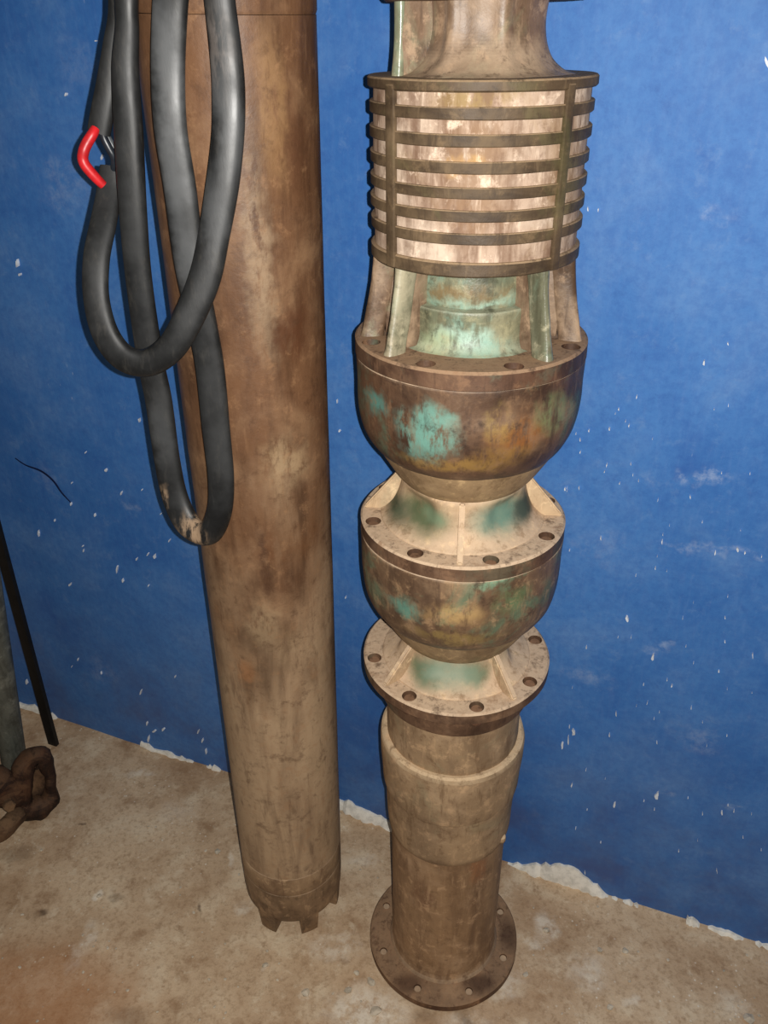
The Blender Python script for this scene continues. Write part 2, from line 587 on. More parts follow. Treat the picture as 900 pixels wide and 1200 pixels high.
M_BOLT = mat_rusty('rusty_bolt', (62, 40, 28), (100, 68, 50), (120, 88, 66), (140, 108, 82), 0.6, (40, 40, 40), None, 0, 0.7, 0.3)
M_TOPNECK = mat_rusty('bronze_top_neck', (72, 54, 40), (118, 94, 74), (150, 126, 102), CREAM, 0.5, (22, 22, 5), (140, 146, 116), 0.4, 0.42, 0.5,
                      spots=[(pump_pt(508, 66, .06), (.022, .04, .018), (62, 44, 34), .8), (pump_pt(560, 60, .06), (.02, .04, .02), (74, 56, 40), .8),  # dark spots paint shade into the pockets between the ridges
                             (pump_pt(612, 60, .06), (.018, .04, .025), (76, 56, 42), .7)])

MB = Vector((-0.175, 0.958, 0))       # foot of the motor
ML = Vector((0.0190, -0.0215, 1.0)).normalized()


def motor_pt(x, y):
    z = 0.0
    d = ray(x, y)
    t = (MB.y - 0.085 - 0.012) / d.y
    return CAMP + d * t


M_MOTOR = mat_rusty('rust_brown_motor_casing', (76, 51, 34), (110, 78, 54), (130, 98, 70), (186, 158, 126), 0.0, (24, 24, 4), None, 0, 0.5, 0.45,
                    zdust=(1.0, 0.35, 0.9), grain=0.65,
                    spots=[(motor_pt(305, 300), (.022, .05, .16), (160, 136, 108), .6), (motor_pt(320, 130), (.02, .05, .10), (150, 116, 78), .5),
                           (motor_pt(350, 180), (.02, .05, .06), (84, 54, 36), .7), (motor_pt(345, 390), (.025, .05, .05), (84, 50, 30), .7),
                           (motor_pt(335, 540), (.04, .05, .05), (172, 146, 112), .6), (motor_pt(340, 640), (.07, .05, .04), (98, 62, 36), .75),
                           (motor_pt(310, 660), (.008, .05, .08), (74, 48, 32), .8), (motor_pt(345, 520), (.02, .05, .02), (80, 48, 30), .6), (motor_pt(300, 700), (.008, .05, .06), (96, 68, 46), .7), (motor_pt(325, 830), (.010, .05, .06), (98, 70, 46), .8),
                           (motor_pt(285, 790), (.03, .05, .03), (150, 96, 54), .7), (motor_pt(365, 900), (.016, .05, .09), (96, 66, 42), .85),
                           (motor_pt(322, 880), (.012, .05, .05), (112, 78, 50), .75), (motor_pt(310, 730), (.03, .05, .06), (186, 160, 124), .35),
                           (motor_pt(340, 760), (.03, .05, .05), (128, 104, 76), .5), (motor_pt(375, 820), (.012, .05, .16), (110, 78, 50), .7)])
M_SEAM = mat_rusty('motor_seam_band', (110, 84, 62), (152, 124, 94), (174, 146, 114), CREAM, 0.5, (20, 20, 10), None, 0, 0.55, 0.4)
M_MOTORCAP = mat_rusty('motor_end_cap', (88, 68, 50), (132, 106, 80), (158, 130, 100), CREAM, 0.5, (20, 20, 10), None, 0, 0.6, 0.35)


def mat_rubber(name, base, light, dust, rough=0.38, k=0.55):
    n = NT(name, rough, 0.5)
    p = n.geo.outputs['Position']
    a = n.noise(p, 10, 5, 0.65)
    f = n.noise(n.pos((120, 120, 30)), 1.0, 4, 0.7)
    c = n.mix(n.rng(a, 0.35, 0.7), srgb(*base), srgb(*light))
    c = n.mix(n.math('MULTIPLY', n.rng(f, 0.5, 0.75), 0.25), c, srgb(*dust))
    wp = n.warp(p, 40, 0.03)
    for (x, y, Y, s) in [(258, 60, .82, (.02, .04, .05)), (226, 615, .84, (.022, .05, .03)), (195, 575, .86, (.012, .05, .02)), (236, 622, .83, (.016, .05, .02))]:
        b = n.blob(wp, at_depth(x, y, Y), s)
        b = n.math('MULTIPLY', b, n.rng(f, 0.38, 0.58))
        c = n.mix(n.math('MULTIPLY', b, k if y > 300 else k * 0.55), c, srgb(190, 160, 130) if y > 300 else srgb(128, 116, 108))
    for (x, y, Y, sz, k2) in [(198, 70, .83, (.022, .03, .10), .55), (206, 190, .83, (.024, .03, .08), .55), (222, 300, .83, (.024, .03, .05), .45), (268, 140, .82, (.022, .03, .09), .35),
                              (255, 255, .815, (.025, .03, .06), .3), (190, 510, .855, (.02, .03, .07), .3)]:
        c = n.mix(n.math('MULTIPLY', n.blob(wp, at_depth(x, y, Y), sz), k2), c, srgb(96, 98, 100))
    n.color(c)
    n.rough(n.rng(a, 0.3, 0.7, rough - 0.06, rough + 0.14))
    n.bump(f, 0.12, 0.001)
    return n.mat


def mat_plain(name, col, rough=0.5, spec=0.5, var=0.25):
    n = NT(name, rough, spec)
    p = n.geo.outputs['Position']
    a = n.noise(p, 60, 4, 0.65)
    d = srgb(*[int(c * (1 - var)) for c in col])
    n.color(n.mix(n.rng(a, 0.35, 0.7), srgb(*col), d))
    n.bump(a, 0.15, 0.001)
    return n.mat


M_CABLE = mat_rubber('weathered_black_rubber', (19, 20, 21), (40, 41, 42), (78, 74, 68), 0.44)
M_WIRE_RED = mat_plain('red_wire_insulation', (206, 34, 40), 0.4, 0.5, 0.2)
M_WIRE_BLACK = mat_plain('black_wire_insulation', (36, 42, 50), 0.35, 0.5, 0.3)
M_WIRE_GREY = mat_plain('grey_wire_insulation', (86, 92, 96), 0.4, 0.5, 0.3)
M_PLASTER = mat_plain('bare_white_plaster', (244, 240, 230), 0.9, 0.2, 0.14)
M_CHIP = mat_plain('white_undercoat', (226, 232, 240), 0.8, 0.2, 0.1)
M_BAR = mat_plain('black_iron_bar', (22, 20, 19), 0.6, 0.35, 0.4)
M_GALV = mat_rusty('dirty_galvanised_pipe', (58, 58, 52), (92, 94, 86), (112, 112, 102), (130, 122, 106), 0.3, (30, 30, 5), None, 0, 0.6, 0.4)
M_DARKPIPE = mat_plain('dark_steel_pipe', (26, 28, 30), 0.55, 0.4, 0.4)
M_CLAMP = mat_rusty('heavily_rusted_clamp', (26, 15, 11), (48, 29, 20), (74, 47, 30), (132, 98, 70), 0.35, (40, 40, 40), None, 0, 0.75, 0.3, bump=0.9)
M_CLAMPWEB = mat_rusty('brown_clamp_casting', (52, 36, 26), (86, 62, 44), (112, 86, 62), (140, 110, 80), 0.4, (40, 40, 40), None, 0, 0.75, 0.3, bump=0.7)
M_GRIT = mat_plain('pale_plaster_grit', (214, 200, 178), 0.9, 0.2, 0.2)
M_SCRATCH = mat_plain('dark_scratch', (14, 30, 70), 0.8, 0.2, 0.2)

# ------------------------------------------------------------------ floor and wall
bm = bmesh.new()
NX, NY = 130, 90
X0, X1, Y0, Y1 = -2.6, 2.4, -1.6, 2.3
grid = []
for j in range(NY + 1):
    row = []
    for i in range(NX + 1):
        x = X0 + (X1 - X0) * i / NX
        y = Y0 + (Y1 - Y0) * j / NY
        z = -0.004 + 0.004 * noise.noise(Vector((x * 3, y * 3, 0))) + 0.002 * noise.noise(Vector((x * 11, y * 11, 2)))
        z = min(z, -0.0005)
        row.append(bm.verts.new((x, y, z)))
    grid.append(row)
for j in range(NY):
    for i in range(NX):
        bm.faces.new((grid[j][i], grid[j][i + 1], grid[j + 1][i + 1], grid[j + 1][i]))
floor = from_bm('floor', bm, M_FLOOR)
tag(floor, 'rough dusty tan concrete floor with pale splashes', 'floor', kind='structure')

bm = bmesh.new()
SX0, SX1, ZT = -2.2, 1.9, 2.6
NX, NZ = 110, 70
W0 = Vector((0, WA, 0))


def wall_pt(s, z, off=0.0):
    return W0 + WT * s + WN * off + Vector((0, 0, z))


g = []
for j in range(NZ + 1):
    row = []
    for i in range(NX + 1):
        s = SX0 + (SX1 - SX0) * i / NX
        z = -0.03 + (ZT + 0.03) * j / NZ
        o_ = -0.003 + 0.0025 * noise.noise(Vector((s * 4, z * 4, 5)))
        row.append(bm.verts.new(wall_pt(s, z, min(o_, 0.0))))
    g.append(row)
for j in range(NZ):
    for i in range(NX):
        bm.faces.new((g[j][i], g[j][i + 1], g[j + 1][i + 1], g[j + 1][i]))
# give the wall its thickness
back = [bm.verts.new(wall_pt(s, z, -0.12)) for s, z in ((SX0, -0.03), (SX1, -0.03), (SX1, ZT), (SX0, ZT))]
bm.faces.new(back)
bm.faces.new([g[NZ][i] for i in range(NX + 1)] + [back[2], back[3]])
bm.faces.new([g[j][0] for j in range(NZ + 1)] + [back[3], back[0]])
bm.faces.new([g[j][NX] for j in range(NZ + 1)] + [back[2], back[1]])
wall = from_bm('wall_back', bm, M_WALL)
tag(wall, 'blue painted plaster wall with chipped paint and scuffs', 'wall', kind='structure')


# bare plaster where the paint has broken off along the floor joint
def plaster_strip(pts, name='bare_plaster', thick=0.004, seed=0):
    """pts: (x, y_top, y_bottom) pixels on the wall; ragged slab proud of the wall."""
    bm_ = bmesh.new()
    rnd = random.Random(seed)
    f_t, f_b, b_t, b_b = [], [], [], []
    dense = smooth_profile(pts, 4)
    for (x, yt, yb) in dense:
        e = rnd.uniform(-2.0, 2.0)
        top, bot = on_wall(x, yt + e), on_wall(x, yb)
        bot.z = max(bot.z, -0.012)
        th = thick * rnd.uniform(0.6, 1.3)
        f_t.append(bm_.verts.new(top + WN * th * 0.5))
        mid = top.lerp(bot, 0.55)
        f_b.append((bm_.verts.new(mid + WN * th * 2.2), bm_.verts.new(bot + WN * th * 2.8)))
        b_t.append(bm_.verts.new(top - WN * 0.006))
        b_b.append(bm_.verts.new(bot - WN * 0.006))
    for i in range(len(dense) - 1):
        bm_.faces.new((f_t[i], f_b[i][0], f_b[i + 1][0], f_t[i + 1]))
        bm_.faces.new((f_b[i][0], f_b[i][1], f_b[i + 1][1], f_b[i + 1][0]))
        bm_.faces.new((f_t[i], f_t[i + 1], b_t[i + 1], b_t[i]))
        bm_.faces.new((f_b[i][1], b_b[i], b_b[i + 1], f_b[i + 1][1]))
    o = from_bm(name, bm_, M_PLASTER, wall)
    return o


plaster_strip([(586, 1010, 1016), (606, 1013, 1021), (628, 1013, 1027), (650, 1014, 1036), (672, 1018, 1044), (695, 1034, 1052), (715, 1050, 1060),
               (738, 1057, 1068), (752, 1063, 1076), (760, 1068, 1077)], seed=1)
plaster_strip([(804, 1076, 1088), (812, 1076, 1092), (824, 1086, 1096), (845, 1090, 1101), (862, 1096, 1106), (885, 1104, 1113), (905, 1108, 1118), (960, 1126, 1138)], seed=2)
plaster_strip([(396, 938, 943), (412, 941, 951), (428, 949, 960), (446, 957, 967), (462, 964, 970)], seed=3)
plaster_strip([(165, 870, 873), (185, 878, 881), (205, 885, 889), (218, 889, 894), (228, 894, 897), (240, 898, 902), (250, 899, 904), (262, 905, 908)], thick=0.002, seed=4)
plaster_strip([(22, 823, 826), (45, 830, 834), (60, 838, 843), (72, 845, 848)], thick=0.002, seed=5)


# small flakes of missing paint (white undercoat showing)
def add_flake(bm_, x, y, wpx, hpx, rnd, tilt=0.0):
    k = rnd.randint(6, 9)
    vs_, vb = [], []
    for i in range(k):
        a = 2 * PI * i / k
        r = rnd.uniform(0.3, 1.0)
        dx, dy = math.cos(a) * wpx / 2 * r, math.sin(a) * hpx / 2 * r
        px, py = x + dx * math.cos(tilt) - dy * math.sin(tilt), y + dx * math.sin(tilt) + dy * math.cos(tilt)
        p = on_wall(px, py)
        vs_.append(bm_.verts.new(p + WN * 0.0012))
        vb.append(bm_.verts.new(p - WN * 0.006))
    bm_.faces.new(vs_)
    for i in range(k):
        bm_.faces.new((vs_[i], vb[i], vb[(i + 1) % k], vs_[(i + 1) % k]))


rnd = random.Random(11)
bm = bmesh.new()
FL = [(20, 308, 6, 14), (23, 322, 5, 5), (112, 48, 5, 3), (77, 111, 5, 5), (119, 185, 3, 10), (137, 667, 5, 12), (144, 681, 4, 8), (181, 652, 6, 9), (173, 650, 3, 4),
      (82, 685, 7, 5), (31, 799, 8, 7), (163, 492, 4, 7), (124, 551, 5, 5), (83, 591, 3, 5), (45, 625, 3, 10), (172, 848, 4, 8), (165, 811, 3, 7), (180, 857, 10, 4),
      (191, 855, 8, 4), (174, 866, 4, 10), (232, 858, 3, 5), (237, 868, 3, 7), (241, 880, 2, 10), (825, 425, 5, 10), (853, 403, 3, 6), (746, 465, 3, 6),
      (689, 245, 3, 7), (701, 246, 3, 7), (898, 73, 9, 20), (725, 480, 4, 4), (672, 858, 8, 9), (659, 874, 6, 9), (666, 866, 3, 16), (662, 573, 3, 6),
      (737, 499, 3, 6), (714, 503, 3, 4), (838, 648, 4, 6), (864, 644, 6, 8), (873, 648, 5, 4), (776, 635, 3, 7), (809, 583, 3, 7), (704, 631, 3, 6), (735, 725, 8, 9),
      (765, 770, 8, 9), (787, 804, 4, 5), (882, 768, 3, 9), (842, 787, 6, 3), (810, 830, 3, 6), (722, 837, 3, 8), (714, 862, 3, 5), (670, 920, 4, 8), (720, 943, 5, 8),
      (770, 932, 12, 10), (846, 953, 4, 6), (860, 951, 3, 5), (680, 530, 3, 4), (690, 505, 3, 4), (160, 655, 3, 4), (398, 505, 6, 4), (395, 470, 2, 8), (405, 700, 2, 4),
      (191, 514, 3, 4), (111, 604, 3, 5), (97, 640, 3, 3), (57, 908, 3, 3)]
for (x, y, a, b) in FL:
    if y > 890 and x < 300:
        continue
    add_flake(bm, x, y, a * 0.6, b, rnd, rnd.uniform(-0.25, 0.25))
for i in range(90):
    x = rnd.uniform(660, 895) if i % 5 else rnd.uniform(30, 240)
    y = rnd.uniform(470, 1030) if x > 300 else rnd.uniform(500, 830)
    if x > 300 and y > 1000 + (x - 600) * 0.33:
        continue
    add_flake(bm, x, y, rnd.uniform(0.6, 1.5), rnd.uniform(1.5, 5), rnd, rnd.uniform(-0.3, 0.3))
o = from_bm('paint_chips', bm, M_CHIP, wall, smooth=False)
o['kind'] = 'stuff'

# the curved dark scratch in the paint
pts = []
for (x, y, wd) in [(18, 537, .0022), (30, 545, .003), (48, 552, .0045), (62, 563, .005), (72, 577, .004), (83, 589, .002)]:
    q = on_wall(x, y, 0.0)
    pts.append((q.x, q.y, q.z, wd, 0.0016))
o = from_bm('scratch', sweep_bm(pts, 5, WN, 10), M_SCRATCH, wall)

# ------------------------------------------------------------------ deep-well pump
pump = empty('turbine_pump', (PB.x, PB.y, 0))
tag(pump, 'corroded bronze and steel deep well pump with stacked bowls and ringed intake screen', 'pump')
PSEED = [0]


def part(name, bm_, mat, parent=pump, wob=0.0, wscale=14, label=None, smooth=True):
    if wob:
        PSEED[0] += 1
        wobble(bm_, wob, wscale, PSEED[0] * 3.3)
    o = from_bm(name, bm_, mat, parent, smooth)
    if label:
        o['label'] = label
    return o


def polar(r, deg, z=0.0):
    a = math.radians(deg)
    return Vector((r * math.sin(a), -r * math.cos(a), z))


# the camera sees the pump a little from its left: rotate so that 0 deg faces the camera
pump.rotation_euler.z = math.atan2(-(-PB.x), PB.y) * -1.0


def disc_with_holes(name, r, z0, z1, hole_pc, hole_r, n, phase, mat, bore=0.0, bev=0.0025, wob=0.0008):
    prof = []
    if bore > 0:
        prof = [(bore, z1), (r - bev, z1), (r, z1 - bev), (r, z0 + bev * 0.3), (r - bev * 0.3, z0), (bore, z0)]
        bm_ = lathe_bm(prof, 128, closed=True)
    else:
        prof = [(0, z1), (r * 0.5, z1), (r - bev, z1), (r, z1 - bev), (r, z0 + bev), (r - bev, z0), (0, z0)]
        bm_ = lathe_bm(prof, 128)
    wobble(bm_, wob, 12, r * 77 + z0)
    ob = from_bm(name, bm_, mat, pump)
    cut = []
    for k in range(n):
        c = polar(hole_pc, phase + 360.0 * k / n)
        bmc = lathe_bm([(0, z1 + 0.03), (hole_r, z1 + 0.03), (hole_r, z0 - 0.03), (0, z0 - 0.03)], 24)
        for v in bmc.verts:
            v.co += Vector((c.x, c.y, 0))
        co = from_bm('cutter', bmc, None, pump, smooth=False)
        cut.append(co)
    bake_boolean(ob, cut)
    return ob


def bolts(parent, pc, n, phase, z_top, length, r, mat=M_BOLT):
    bm_ = lathe_bm([(0, 0), (r * 0.8, 0), (r, -0.0015), (r, -length), (0, -length)], 18)
    bmesh.ops.recalc_face_normals(bm_, faces=bm_.faces)
    me = bpy.data.meshes.new('bolt')
    bm_.to_mesh(me)
    bm_.free()
    me.materials.append(mat)
    for k in range(n):
        o = bpy.data.objects.new('bolt', me)
        COL.objects.link(o)
        o.parent = parent
        o.location = polar(pc, phase + 360.0 * k / n, z_top)
    for p_ in me.polygons:
        p_.use_smooth = True
    try:
        me.set_sharp_from_angle(angle=math.radians(38))
    except Exception:
        pass


def rib_mesh(r0, r1, z_bot, z_top, thick, r1top, bev=0.0015):
    """triangular gusset: from radius r0 to r1 at the foot, to r1top at the top."""
    bm_ = bmesh.new()
    a = [bm_.verts.new((s * thick / 2, -r, z)) for s in (-1, 1) for (r, z) in ((r0, z_bot), (r1, z_bot), (r1, z_bot + 0.004), (r1top, z_top), (r0, z_top))]
    bm_.faces.new(a[:5])
    bm_.faces.new(a[5:])
    for i in range(5):
        j = (i + 1) % 5
        bm_.faces.new((a[i], a[j], a[5 + j], a[5 + i]))
    bmesh.ops.recalc_face_normals(bm_, faces=bm_.faces)
    bmesh.ops.bevel(bm_, geom=list(bm_.edges), offset=bev, segments=2, affect='EDGES')
    return bm_


def ribs(parent, angles, bm_, mat, name='rib', ctr=None):
    bmesh.ops.recalc_face_normals(bm_, faces=bm_.faces)
    me = bpy.data.meshes.new(name)
    bm_.to_mesh(me)
    bm_.free()
    me.materials.append(mat)
    for a in angles:
        o = bpy.data.objects.new(name, me)
        COL.objects.link(o)
        o.parent = parent
        o.rotation_euler.z = math.radians(a)


# base flange with pebbly holes
bf = disc_with_holes('base_flange', 0.130, 0.0, 0.016, 0.112, 0.0065, 8, 25, M_BASE, bore=0.07)
bolts(bf, 0.112, 8, 25, 0.0145, 0.012, 0.0062, M_BASEBOLT)
part('pipe', lathe_bm([(0.080, 0.36), (0.0895, 0.36), (0.0895, 0.30), (0.0895, 0.15), (0.0890, 0.03), (0.0905, 0.022), (0.094, 0.016), (0.094, 0.004), (0.080, 0.004)], 96),
     M_PIPE, wob=0.0008)
# coupling
part('lower_collar', lathe_bm(smooth_profile([(0.0985, 0.425), (0.0975, 0.40), (0.0965, 0.375), (0.0962, 0.35), (0.0958, 0.335)], 3)
                              + [(0.0945, 0.326), (0.0915, 0.322), (0.088, 0.323)], 96), M_COUPLING, wob=0.0011, wscale=20)
o = part('weld_lug', wobble(box_bm(0.016, 0.016, 0.016, polar(0.0905, 62, 0.334), 0.007, 3), 0.002, 60, 4), M_COUPLING)
part('coupling', lathe_bm([(0.094, 0.52), (0.1000, 0.5205), (0.1035, 0.518), (0.1052, 0.512), (0.1048, 0.48), (0.1035, 0.45), (0.1025, 0.43), (0.1010, 0.422),
                           (0.0985, 0.420), (0.0975, 0.416)], 96), M_COUPLING, wob=0.0010, wscale=18)
part('outlet_neck', lathe_bm(smooth_profile([(0.0955, 0.64), (0.0955, 0.60), (0.0950, 0.57), (0.0948, 0.54), (0.0948, 0.50)], 4), 96), M_COUPLING, wob=0.0009, wscale=22)
part('hub_ring', lathe_bm([(0.09, 0.652), (0.1060, 0.652), (0.1065, 0.650), (0.1060, 0.610), (0.1045, 0.604), (0.094, 0.602)], 96), M_FLANGE, wob=0.0007)

# discharge case: flange, cone, ribs, bolts
F3 = 0.663
f3 = disc_with_holes('lower_flange', 0.1265, F3 - 0.017, F3, 0.113, 0.0095, 8, -30, M_FLANGE, bore=0.07)
bolts(f3, 0.113, 8, -30, F3 - 0.003, 0.022, 0.0078)


def cone(name, zt, mat, pocket_angles):
    prof = smooth_profile([(0.066, zt + 0.062), (0.0730, zt + 0.052), (0.0755, zt + 0.040), (0.0790, zt + 0.028), (0.0850, zt + 0.015), (0.0940, zt + 0.005), (0.1000, zt + 0.001),
                           (0.1005, zt - 0.004)], 6)
    def rm(r, z, a):
        # scooped pockets between the ribs
        k = 0.0
        for pa in pocket_angles:
            d = (math.degrees(a) - pa + 180) % 360 - 180
            k = max(k, math.exp(-(d / 20.0) ** 4))
        hz = math.exp(-((z - (zt + 0.028)) / 0.019) ** 4)
        return r - 0.010 * k * hz
    return part(name, lathe_bm(prof, 144, rm), mat, wob=0.0006)


cone('discharge_cone', F3, M_CONE_B, (-5, 85, 175, 265))
ribs(f3, (-48, 40, 132, 222), rib_mesh(0.066, 0.121, F3 - 0.001, F3 + 0.048, 0.008, 0.079), M_NECK)

# bowls
def bowl(name, zr, mat, H=0.143):
    k = H / 0.143
    prof = [(0.10, zr - 0.0005), (0.1250, zr - 0.0005), (0.1256, zr - 0.0015)]
    prof += smooth_profile([(0.1258, zr - 0.004 * k), (0.1252, zr - 0.03 * k), (0.1254, zr - 0.058 * k), (0.1238, zr - 0.084 * k), (0.1192, zr - 0.106 * k), (0.1115, zr - 0.124 * k),
                            (0.1010, zr - 0.136 * k), (0.0850, zr - 0.142 * k), (0.0670, zr - 0.143 * k)], 5)
    prof += [(0.060, zr - H)]
    o = part(name, lathe_bm(prof, 128), mat, wob=0.0013, wscale=16)
    part('bowl_hub', lathe_bm([(0.090, zr - 0.100 * k)] + smooth_profile([(0.1060, zr - 0.128 * k), (0.1020, zr - 0.138 * k), (0.0890, zr - 0.164 * k), (0.0790, zr - 0.180 * k),
                                                                          (0.0735, zr - 0.186 * k), (0.066, zr - 0.188 * k)], 4), 112), M_HUB, o, wob=0.0008)
    return o


F2 = 0.8835
F1 = 1.1115
bowl('lower_bowl', F2 - 0.018, M_BOWL_B, 0.1265)['label'] = 'tan and green patinated bowl'
f2 = disc_with_holes('middle_flange', 0.1255, F2 - 0.019, F2, 0.112, 0.0095, 8, -27, M_FLANGE, bore=0.07)
bolts(f2, 0.112, 8, -27, F2 - 0.004, 0.022, 0.0078)
cone('bowl_cone', F2, M_CONE_A, (-45, 45, 135, 225))
ribs(f2, (0, 90, 180, 270), rib_mesh(0.066, 0.121, F2 - 0.001, F2 + 0.054, 0.0065, 0.079), M_NECK)

bowl('upper_bowl', F1 - 0.018, M_BOWL_A, 0.120)['label'] = 'rust brown bowl with turquoise patches'
f1 = disc_with_holes('upper_flange', 0.1264, F1 - 0.019, F1, 0.113, 0.010, 8, 23, M_FLANGE_TOP, bore=0.05)
bolts(f1, 0.113, 8, 23, F1 - 0.005, 0.022, 0.0080)
# nuts standing on the rear of the flange
for a in (113, 247):
    bmn = lathe_bm([(0, 0.012), (0.009, 0.012), (0.011, 0.010), (0.011, 0), (0, 0)], 6)
    o = part('nut', bmn, M_BOLT, f1, smooth=False)
    o.location = polar(0.113, a, F1 - 0.001)

# intake body
part('intake_core', lathe_bm(smooth_profile([(0.0650, 1.205), (0.0660, 1.185), (0.0668, 1.172), (0.0670, 1.156)], 4)
                             + smooth_profile([(0.0750, 1.1545), (0.0760, 1.151), (0.0758, 1.135), (0.0770, 1.122), (0.0810, 1.114), (0.0870, 1.1105), (0.0875, 1.105)], 4), 112),
     M_CORE, wob=0.0010, wscale=22, label='turquoise patinated intake cylinder')
for a in (-45, 43, 80, 280):
    e = 0.0
    pts = [tuple(polar(0.108 + e, 0, 1.107)) + (0.015, 0.026), tuple(polar(0.105 + e, 0, 1.122)) + (0.0115, 0.024), tuple(polar(0.099 + e, 0, 1.150)) + (0.0105, 0.024),
           tuple(polar(0.094, 0, 1.180)) + (0.0105, 0.024), tuple(polar(0.091, 0, 1.201)) + (0.013, 0.026)]
    o = part('intake_post', sweep_bm(pts, 5, Vector((0, -1, 0)), 20, 2.8), M_POST if a < 60 else M_TOPNECK, wob=0.0005, wscale=40)
    o.rotation_euler.z = math.radians(a)
    web = part('web', box_bm(0.006, 0.034, 0.088, (0, -0.076, 1.158), 0.0015), M_TOPNECK, o)

# ringed intake screen
part('screen_core', lathe_bm([(0.060, 1.352), (0.1025, 1.352), (0.1030, 1.30), (0.1030, 1.25), (0.1025, 1.204), (0.060, 1.204)], 112), M_SCREEN, wob=0.0008, wscale=30,
     label='pale dusty strainer drum')
part('screen_bottom_plate', lathe_bm([(0.05, 1.2105), (0.1050, 1.2105), (0.1065, 1.209), (0.1065, 1.1985), (0.1050, 1.197), (0.05, 1.197)], 112), M_RING, wob=0.0005)
for z in (1.2318, 1.2517, 1.2713, 1.2922, 1.3140, 1.3352):
    part('screen_ring', lathe_bm([(0.094, z + 0.0048), (0.1056, z + 0.0048), (0.1064, z + 0.0040), (0.1064, z - 0.0044), (0.1056, z - 0.0052), (0.094, z - 0.0052)], 112),
         M_RING, wob=0.0004, wscale=18)
part('screen_top_plate', lathe_bm([(0.04, 1.3605), (0.1065, 1.3605), (0.1080, 1.359), (0.1080, 1.3525), (0.1065, 1.351), (0.04, 1.351)], 112), M_RING, wob=0.0004)
for a in (-48, 46, 134, 226):
    o = part('screen_strap', box_bm(0.0115 if a < 0 else 0.0095, 0.005, 0.158, (0, -0.1062, 1.277), 0.0012), M_RING)
    o.rotation_euler.z = math.radians(a)


# upper neck with ridges
def neck_mod(r, z, a):
    d = math.degrees(a)
    k = 0.0
    for c, wd, h in ((-30, 8, 0.0060), (18, 8, 0.0055), (80, 12, 0.004), (170, 14, 0.004)):
        e = (d - c + 180) % 360 - 180
        k += h * math.exp(-(e / wd) ** 2)
    return r + k


part('upper_neck', lathe_bm(smooth_profile([(0.0545, 1.425), (0.0525, 1.410), (0.0525, 1.398), (0.0550, 1.385), (0.0610, 1.373), (0.0720, 1.3640), (0.0840, 1.3600), (0.0845, 1.357)], 5), 112, neck_mod),
     M_TOPNECK, wob=0.0008, wscale=26)
for a, ro, th in ((-66, 0.083, 0.010), (168, 0.080, 0.009)):
    bmr = rib_mesh(0.045, ro + 0.003, 1.358, 1.421, th, ro - 0.003, 0.002)
    o = part('upper_rib', bmr, M_TOPNECK)
    o.rotation_euler.z = math.radians(a)
    if a == -66:
        e = part('rib_edge', sweep_bm([(0, -0.0845, 1.359, 0.012, 0.009), (0, -0.082, 1.38, 0.0105, 0.009), (0, -0.081, 1.40, 0.0105, 0.009), (0, -0.081, 1.42, 0.011, 0.009)],
                                      4, Vector((0, -1, 0)), 16, 2.6), M_POST, o, wob=0.0003)
        e.rotation_euler.z = math.radians(24)
        e.location = Vector((0, -0.082, 0)) - Matrix.Rotation(math.radians(24), 3, 'Z') @ Vector((0, -0.082, 0))
part('top_flange', lathe_bm([(0, 1.438), (0.090, 1.438), (0.0925, 1.435), (0.0925, 1.4205), (0.090, 1.418), (0.04, 1.418)], 112), M_FLANGE, wob=0.0005)
part('shaft_housing', lathe_bm(smooth_profile([(0.040, 1.60), (0.060, 1.595), (0.068, 1.57), (0.068, 1.50), (0.066, 1.46), (0.074, 1.438)], 4), 80), M_TOPNECK, wob=0.0008)

# ------------------------------------------------------------------ submersible motor
motor = empty('submersible_motor', MB)
motor.rotation_mode = 'QUATERNION'
motor.rotation_quaternion = Vector((0, 0, 1)).rotation_difference(ML)
tag(motor, 'tall rust brown cylindrical motor standing on notched feet', 'motor')
MR = 0.0881


def mpart(name, bm_, mat, parent=motor, wob=0.0, wscale=10, smooth=True):
    return part(name, bm_, mat, parent, wob, wscale, None, smooth)


body_prof = [(0.06, 1.412)] + [(MR, 1.412 - (1.412 - 0.1735) * i / 40) for i in range(41)] + [(MR - 0.0012, 0.1725)]
mpart('casing', lathe_bm(body_prof, 112), M_MOTOR, wob=0.0006, wscale=7)
mpart('upper_casing', lathe_bm([(0, 1.56), (0.05, 1.56), (0.078, 1.556), (MR + 0.0008, 1.545), (MR + 0.0008, 1.416), (MR - 0.0005, 1.4125), (0.05, 1.4125)], 96), M_MOTOR, wob=0.0004)
mpart('seam_ring', lathe_bm([(0.07, 0.1722), (MR - 0.0008, 0.1722), (MR - 0.0002, 0.171), (MR - 0.0002, 0.128), (MR - 0.0010, 0.1262), (0.07, 0.1262)], 96), M_SEAM, wob=0.0003)
mpart('end_cap', lathe_bm([(0.05, 0.1262), (MR - 0.0012, 0.1262), (MR - 0.0004, 0.1245), (MR - 0.0006, 0.080), (MR - 0.002, 0.056), (MR - 0.006, 0.044), (MR - 0.012, 0.040), (0.05, 0.040)], 96), M_MOTORCAP, wob=0.0006)
